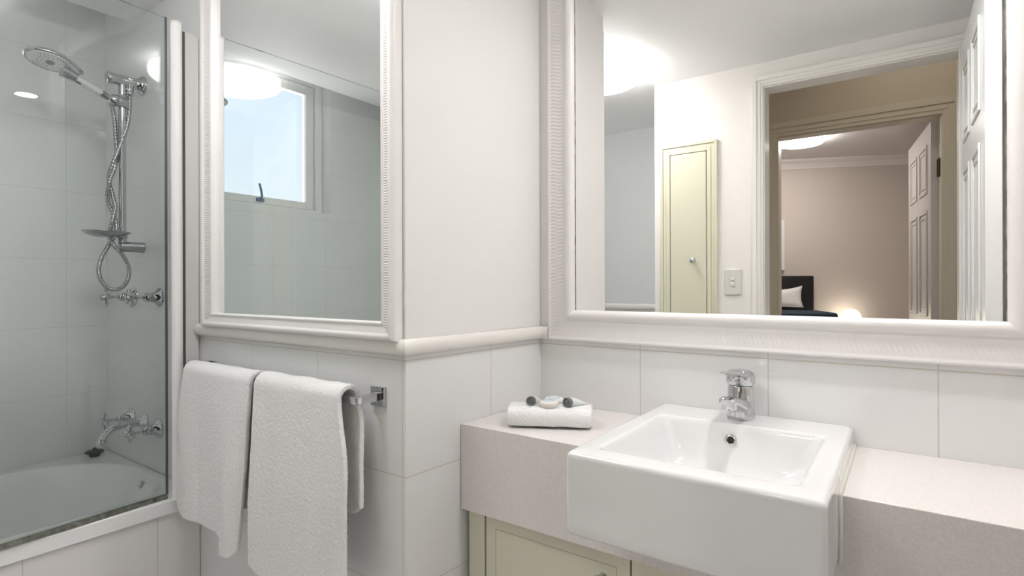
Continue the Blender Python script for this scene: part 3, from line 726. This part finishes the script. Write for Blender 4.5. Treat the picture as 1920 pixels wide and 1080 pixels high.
towel('bath_towel', t1l, t1r, yb, zb_, 0.019, lf1, lambda u: 0.385,
      'white terry bath towel hanging nearest the glass screen on the towel rail', TGp, 3, lambda u, dn: 0.022*math.exp(-((u-0.88)/0.10)**2)*min(dn/0.3, 1))
towel('bath_towel', lambda dn, side: -1.440+(0.006 if side == -1 else 0.0)*min(dn/0.2, 1), lambda dn, side: -1.077+(0.020*min(dn/0.05, 1) if side == 1 else 0.030*(lambda k: k*k*(3-2*k))(min(dn/0.16, 1))), yb, zb_, 0.021,
      lambda u: 0.500+0.02*u-0.02*max(0, 1-u/0.08), lambda u: 0.285-0.005*math.sin(u*3)-0.02*max(0, (u-0.93)/0.07), 'white terry bath towel hanging nearest the vanity on the towel rail', TGp, 11, lambda u, dn: (0.008*max(0, 0.2-u)*5+0.004*math.sin(u*17+dn*4))*min(dn/0.3, 1))
tr = thing('towel_rail', (-1.46, yC, zb_), 'square section chrome towel rail below the tall mirror', 'towel rail')
obj('bar', MB().box(-1.873, -1.037, yb-0.0085, yb+0.0085, zb_-0.0115, zb_+0.0065), M['chrome'], tr, bevel=0.001)
for x in (-1.864, -1.049):
    bk = obj('bracket', MB().box(x-0.011, x+0.011, yb+0.0086, yC-0.0085, zb_-0.0115, zb_+0.0065), M['chrome'], tr, bevel=0.001)
    obj('wall_plate', MB().box(x-0.024, x+0.024, yC-0.008, yC-0.0005, zb_-0.0265, zb_+0.0215), M['chrome'], bk, bevel=0.0012)

# rolled hand towel with toiletries
ra = Vector((0.884, 0.467, 0)).normalized(); rb = Vector((-ra.y, ra.x, 0)); ro = Vector((-0.817, 1.126, cz+0.0015))+rb*0.050-ra*0.002
Lr = 0.216; rows = []
hw, hh = 0.050, 0.0245
sp_pts = []; turns = 2.6; NS = 150
for i in range(NS+1):
    t = i/NS; a = -2.4-turns*2*PI*t; k = 1-0.62*t
    e = 0.72
    ca, sa = math.cos(a), math.sin(a)
    sp_pts.append((hw*k*abs(ca)**e*(1 if ca > 0 else -1), hh*k*abs(sa)**e*(1 if sa > 0 else -1)))
for j in range(61):
    s = Lr*j/60; row = []
    for i, (py_, pz_) in enumerate(sp_pts):
        q = 1+0.05*fbm((s*18, i*0.05, 2.2), 1.0); e = 1-0.06*max(0, 1-min(s, Lr-s)/0.012)
        row.append(ro+ra*(s+0.004*fbm((i*0.04, 1.1, 0 if j < 30 else 7), 1.0)*(1 if j in (0, 1, 59, 60) else 0.5))+rb*py_*q*e+Vector((0, 0, hh+0.0005+pz_*q*e)))
    rows.append(row)
b = MB().rings(rows, False, False, True, closed=False)
o = obj('rolled_towel', b, M['terry'], origin=ro+ra*Lr/2)
so = o.modifiers.new('thick', 'SOLIDIFY'); so.thickness = 0.0085; so.offset = 0.0
for nm, sc, st in (('fluff_c', 0.008, 0.0014), ('fluff_d', 0.0028, 0.0024)):
    sb = o.modifiers.new('sub', 'SUBSURF') if nm == 'fluff_c' else None
    if sb: sb.levels = 1; sb.render_levels = 1
    tx_ = bpy.data.textures.new(nm, 'CLOUDS'); tx_.noise_scale = sc; tx_.noise_depth = 1
    dm = o.modifiers.new(nm, 'DISPLACE'); dm.texture = tx_; dm.strength = st; dm.mid_level = 0.5; dm.texture_coords = 'LOCAL'
tag(o, 'small white hand towel rolled up on the vanity top left of the basin', 'towel')
ztop = cz+2*hh+0.007
def toiletry(p, d, label):
    t = thing('toiletry_tube', p, label, 'toiletry', 'toiletry tubes on the rolled towel'); p = Vector(p)+Vector((0, 0, 0.0135)); d = Vector(d).normalized()
    w = d.cross(Vector((0, 0, 1))).normalized(); up = w.cross(d); rg = []
    for s, a, c in ((0.010, 0.0118, 0.0118), (0.014, 0.0125, 0.0122), (0.03, 0.013, 0.0105), (0.05, 0.014, 0.006), (0.066, 0.0145, 0.0016), (0.070, 0.0145, 0.0012)):
        rg.append([p+d*s+w*a*math.cos(2*PI*k/24)+up*(c*math.sin(2*PI*k/24)-(0.0118-c)*0.55) for k in range(24)])
    obj('tube_body', MB().rings(rg, True, True), M['tube'], t)
    c = obj('cap', MB().lathe(p+d*0.010, -d, [(0.0118, 0), (0.0125, 0.002), (0.0125, 0.012), (0.0115, 0.0135), (0.0095, 0.0130), (0.009, 0.011), (0.0065, 0.0105), (0.006, 0.0115), (0, 0.0115)], 28), M['grey'], t)
    return t
def onroll(s, w): return ro+ra*s+rb*w+Vector((0, 0, 2*hh-0.0005))
vd = Vector((-0.30, 0.95, 0))
toiletry(onroll(0.060, -0.020), (-0.25, 0.96, -0.08), 'tube with a dark grey cap on the towel roll, left of the two soaps')
toiletry(onroll(0.152, -0.026), (0.25, 0.96, -0.08), 'tube with a dark grey cap on the towel roll, right of the two soaps')
def soap(p, rz, tilt, label):
    b = MB(); rg = []
    for k_, z in ((0.80, 0), (0.93, 0.002), (1.0, 0.006), (1.0, 0.010), (0.93, 0.0135), (0.78, 0.0155), (0.4, 0.0165)):
        rg.append([Vector((0.025*k_*math.cos(a), 0.019*k_*math.sin(a), z)) for a in [2*PI*i/36 for i in range(36)]])
    b.rings(rg, True, True); mtx = Matrix.Translation(Vector(p)) @ Matrix.Rotation(rz, 4, 'Z') @ Matrix.Rotation(tilt, 4, 'X'); b.xf(mtx)
    o = obj('soap_bar', b, M['soap'], origin=p); tag(o, label, 'soap', 'wrapped soaps on the rolled towel')
    c = MB().rings([[Vector((0.0165*k_*math.cos(a), 0.0115*k_*math.sin(a), z)) for a in [2*PI*i/36 for i in range(36)]] for k_, z in ((1.0, 0.0148), (1.0, 0.0164), (0.5, 0.0170))], False, True); c.xf(mtx)
    obj('soap_label', c, M['blue'], o)['label'] = 'pale blue oval label'
soap(onroll(0.106, -0.022)+Vector((0, 0, 0.001)), 0.35, 0.10, 'front one of two oval wrapped soaps with a pale blue label')
soap(onroll(0.118, 0.012)+Vector((0, 0, 0.003)), 0.35, 0.22, 'rear one of two oval soaps, behind the front soap on the rolled towel')

# ================================================================== LIGHTS IN THE PLACE, AND AN ADDED HALLWAY FILL
cl = thing('ceiling_light', (-1.205, 0.435, CEIL), 'round white ceiling light glowing beside the bath, seen in the mirror', 'ceiling light')
obj('base', MB().lathe((-1.205, 0.435, CEIL-0.0005), (0, 0, -1), [(0.160, 0), (0.168, 0.002), (0.168, 0.012), (0.162, 0.014), (0, 0.014)], 48), M['lac'], cl)
obj('diffuser', MB().lathe((-1.205, 0.435, CEIL-0.0145), (0, 0, -1), [(0.178, 0), (0.188, 0.004), (0.192, 0.012), (0.192, 0.036), (0.187, 0.046), (0.168, 0.056), (0.10, 0.062), (0, 0.064)], 64), M['light'], cl)
dl = thing('downlight', (-0.05, 1.12, CEIL), 'small recessed downlight over the vanity, mirrored in the bath screen', 'downlight')
obj('trim_ring', MB().lathe((-0.05, 1.12, CEIL-0.0005), (0, 0, -1), [(0.047, 0), (0.060, 0.0), (0.060, 0.003), (0.047, 0.006)], 40, caps=False), M['lac'], dl)
obj('lamp_face', MB().lathe((-0.05, 1.12, CEIL-0.0005), (0, 0, -1), [(0.046, 0.0), (0.046, 0.002), (0, 0.003)], 40), M['spot'], dl)
hl = thing('hallway_fill_light', (0.05, -0.45, 1.62), 'added unseen fill light in the hallway ceiling beyond the doorway', 'downlight')  # added lamp, out of view, only there to brighten the hallway
obj('trim_ring', MB().lathe((0.05, -0.45, 1.6195), (0, 0, -1), [(0.061, 0), (0.074, 0.0), (0.074, 0.003), (0.061, 0.006)], 40, caps=False), M['lac'], hl)
obj('lamp_face', MB().lathe((0.05, -0.45, 1.6195), (0, 0, -1), [(0.060, 0.0), (0.060, 0.002), (0, 0.003)], 40), emit('hall_fill_glow', (1.0, 0.92, 0.80), LIGHT_HALL_FILL), hl)
bl = thing('bedroom_ceiling_light', (-0.60, -1.56, CEIL), 'round bedroom ceiling light seen through both doorways in the mirror', 'ceiling light')
obj('diffuser', MB().lathe((-0.60, -1.56, CEIL-0.0005), (0, 0, -1), [(0.145, 0), (0.150, 0.004), (0.150, 0.030), (0.14, 0.042), (0.09, 0.052), (0, 0.055)], 48), M['bedlight'], bl)

# ================================================================== OPPOSITE WALL (seen in the mirror)
cb = thing('wall_cupboard', (-0.892, yO, -0.60), 'narrow cream wall cupboard with one knobbed door, beside the doorway', 'cupboard')
b = MB()
for w0, w1, h in ((0.0, 0.014, 0.018), (0.014, 0.030, 0.013), (0.030, 0.050, 0.016)):
    xa, xb_, zt_ = -1.036+w0, -0.748-w0, 0.72-w0; xc, xd, zc_ = -1.036+w1, -0.748-w1, 0.72-w1
    b.box(xa, xc, yO, yO+h, -0.8, zt_); b.box(xd, xb_, yO, yO+h, -0.8, zt_); b.box(xc, xd, yO, yO+h, zc_, zt_)
obj('frame', b, M['cream2'], cb, bevel=0.002)
b = MB().box(-0.983, -0.801, yO+0.001, yO+0.017, -0.75, 0.667)
dd = obj('door', b, M['cream2'], cb, bevel=0.004, seg=3)
obj('door_gap', MB().box(-0.986, -0.798, yO+0.0002, yO+0.0008, -0.79, 0.67), M['hole'], cb)
obj('knob', MB().lathe((-0.862, yO+0.017, 0.122), (0, 1, 0), [(0.008, 0), (0.006, 0.004), (0.006, 0.010), (0.013, 0.016), (0.0155, 0.022), (0.013, 0.029), (0, 0.032)], 24), M['chrome'], dd)
ls = thing('light_switch', (-0.677, yO, 0.0125), 'double light switch plate between the cream cupboard and the doorway', 'light switch')
obj('plate', MB().box(-0.716, -0.638, yO+0.0005, yO+0.009, -0.05, 0.075), M['switch'], ls, bevel=0.003, seg=3)
for z in (0.028, 0.002):
    obj('rocker', MB().box(-0.688, -0.668, yO+0.009, yO+0.0125, z-0.009, z+0.009), M['switchw'], ls, bevel=0.002)

# bedroom furniture
def bedpt(t, off, z): p = bp0+bd*t+bn*off; return Vector((p.x, p.y, z))
def bbox(b, t0, t1, o0, o1, z0, z1):
    q = [bedpt(t0, o0, 0), bedpt(t1, o0, 0), bedpt(t1, o1, 0), bedpt(t0, o1, 0)]
    return b.add([(p.x, p.y, z0) for p in q]+[(p.x, p.y, z1) for p in q], [(3,2,1,0),(4,5,6,7),(0,1,5,4),(1,2,6,5),(2,3,7,6),(3,0,4,7)])
bed = thing('bed', bedpt(-0.5, 0.6, FL), 'bed with a tall black headboard against the bedroom wall, seen in the mirror', 'bed')
HBW = 0.262
obj('headboard', bbox(MB(), -1.0, HBW, 0.005, 0.075, FL+0.15, 0.072), M['leather'], bed, bevel=0.012, seg=3)
obj('bed_base', bbox(MB(), -0.95, 0.235, 0.076, 0.75, FL+0.08, -0.42), M['leather'], bed, bevel=0.01)
obj('mattress', bbox(MB(), -0.94, 0.215, 0.078, 0.74, -0.419, -0.25), M['linen'], bed, bevel=0.03, seg=3)
obj('blanket', bbox(MB(), -0.945, 0.225, 0.30, 0.745, -0.30, -0.205), M['navy'], bed, bevel=0.02, seg=3)
# pillow: puffed grid
def pillow(c, w, h, th):
    n = 16; b = MB(); 
    def P(i, j, s):
        u, v = i/n*2-1, j/n*2-1; k = (1-u**4)*(1-v**4); pull = 1-0.06*(1-abs(u)**2)*abs(v)**6
        t_ = c[0]+u*w/2*(1-0.05*(1-v*v)*abs(u)); z = c[2]+v*h/2*pull*(1-0.06*(1-u*u))+0.03*max(0, u)**3*max(0, v)
        return bedpt(t_, c[1]+s*th/2*k**0.6+0.0*u+(v+1)*-0.02, z)
    for s in (1, -1):
        b.rings([[P(i, j, s) for j in range(n+1)] for i in range(n+1)], False, False, True, closed=False)
    return b
o = obj('pillow', pillow((-0.155, 0.175, -0.115), 0.62, 0.15, 0.12), M['linen'], origin=bedpt(-0.155, 0.175, -0.20)); fixn(o)
tag(o, 'white pillow propped against the black headboard', 'pillow')
pf_ = thing('framed_picture', bedpt(-0.12, 0.0, 0.12), 'pale framed picture hanging above the black headboard', 'picture')
obj('frame', bbox(bbox(bbox(bbox(MB(), 0.020, 0.048, 0.003, 0.03, 0.12, 0.55), -0.42, -0.392, 0.003, 0.03, 0.12, 0.55), -0.392, 0.020, 0.003, 0.03, 0.522, 0.55), -0.392, 0.020, 0.003, 0.03, 0.12, 0.148), M['linen'], pf_, bevel=0.003)
obj('picture_panel', bbox(MB(), -0.391, 0.019, 0.003, 0.015, 0.149, 0.521), mat('picture_print', (0.6, 0.6, 0.6), 0.4, var=(8, 0.3)), pf_)
ns = thing('bedside_table', bedpt(0.50, 0.2, FL), 'small dark bedside table next to the bed, below the glowing lamp', 'bedside table')
obj('table_body', bbox(MB(), 0.32, 0.70, 0.01, 0.36, FL+0.02, -0.49), M['leather'], ns, bevel=0.004)
obj('drawer_front', bbox(MB(), 0.335, 0.685, 0.361, 0.375, -0.66, -0.51), M['leather'], ns, bevel=0.003)
lp = thing('table_lamp', bedpt(0.515, 0.14, -0.489), 'bedside lamp with a round glowing globe beside the black headboard', 'lamp')
q = bedpt(0.515, 0.14, 0)
obj('lamp_base', MB().lathe((q.x, q.y, -0.489), (0, 0, 1), [(0.05, 0), (0.05, 0.012), (0.012, 0.02), (0.010, 0.14), (0.02, 0.146), (0, 0.146)], 28), M['satin'], lp)
obj('lamp_globe', MB().sphere((q.x, q.y, -0.272), 0.072, 28), M['lampglow'], lp)
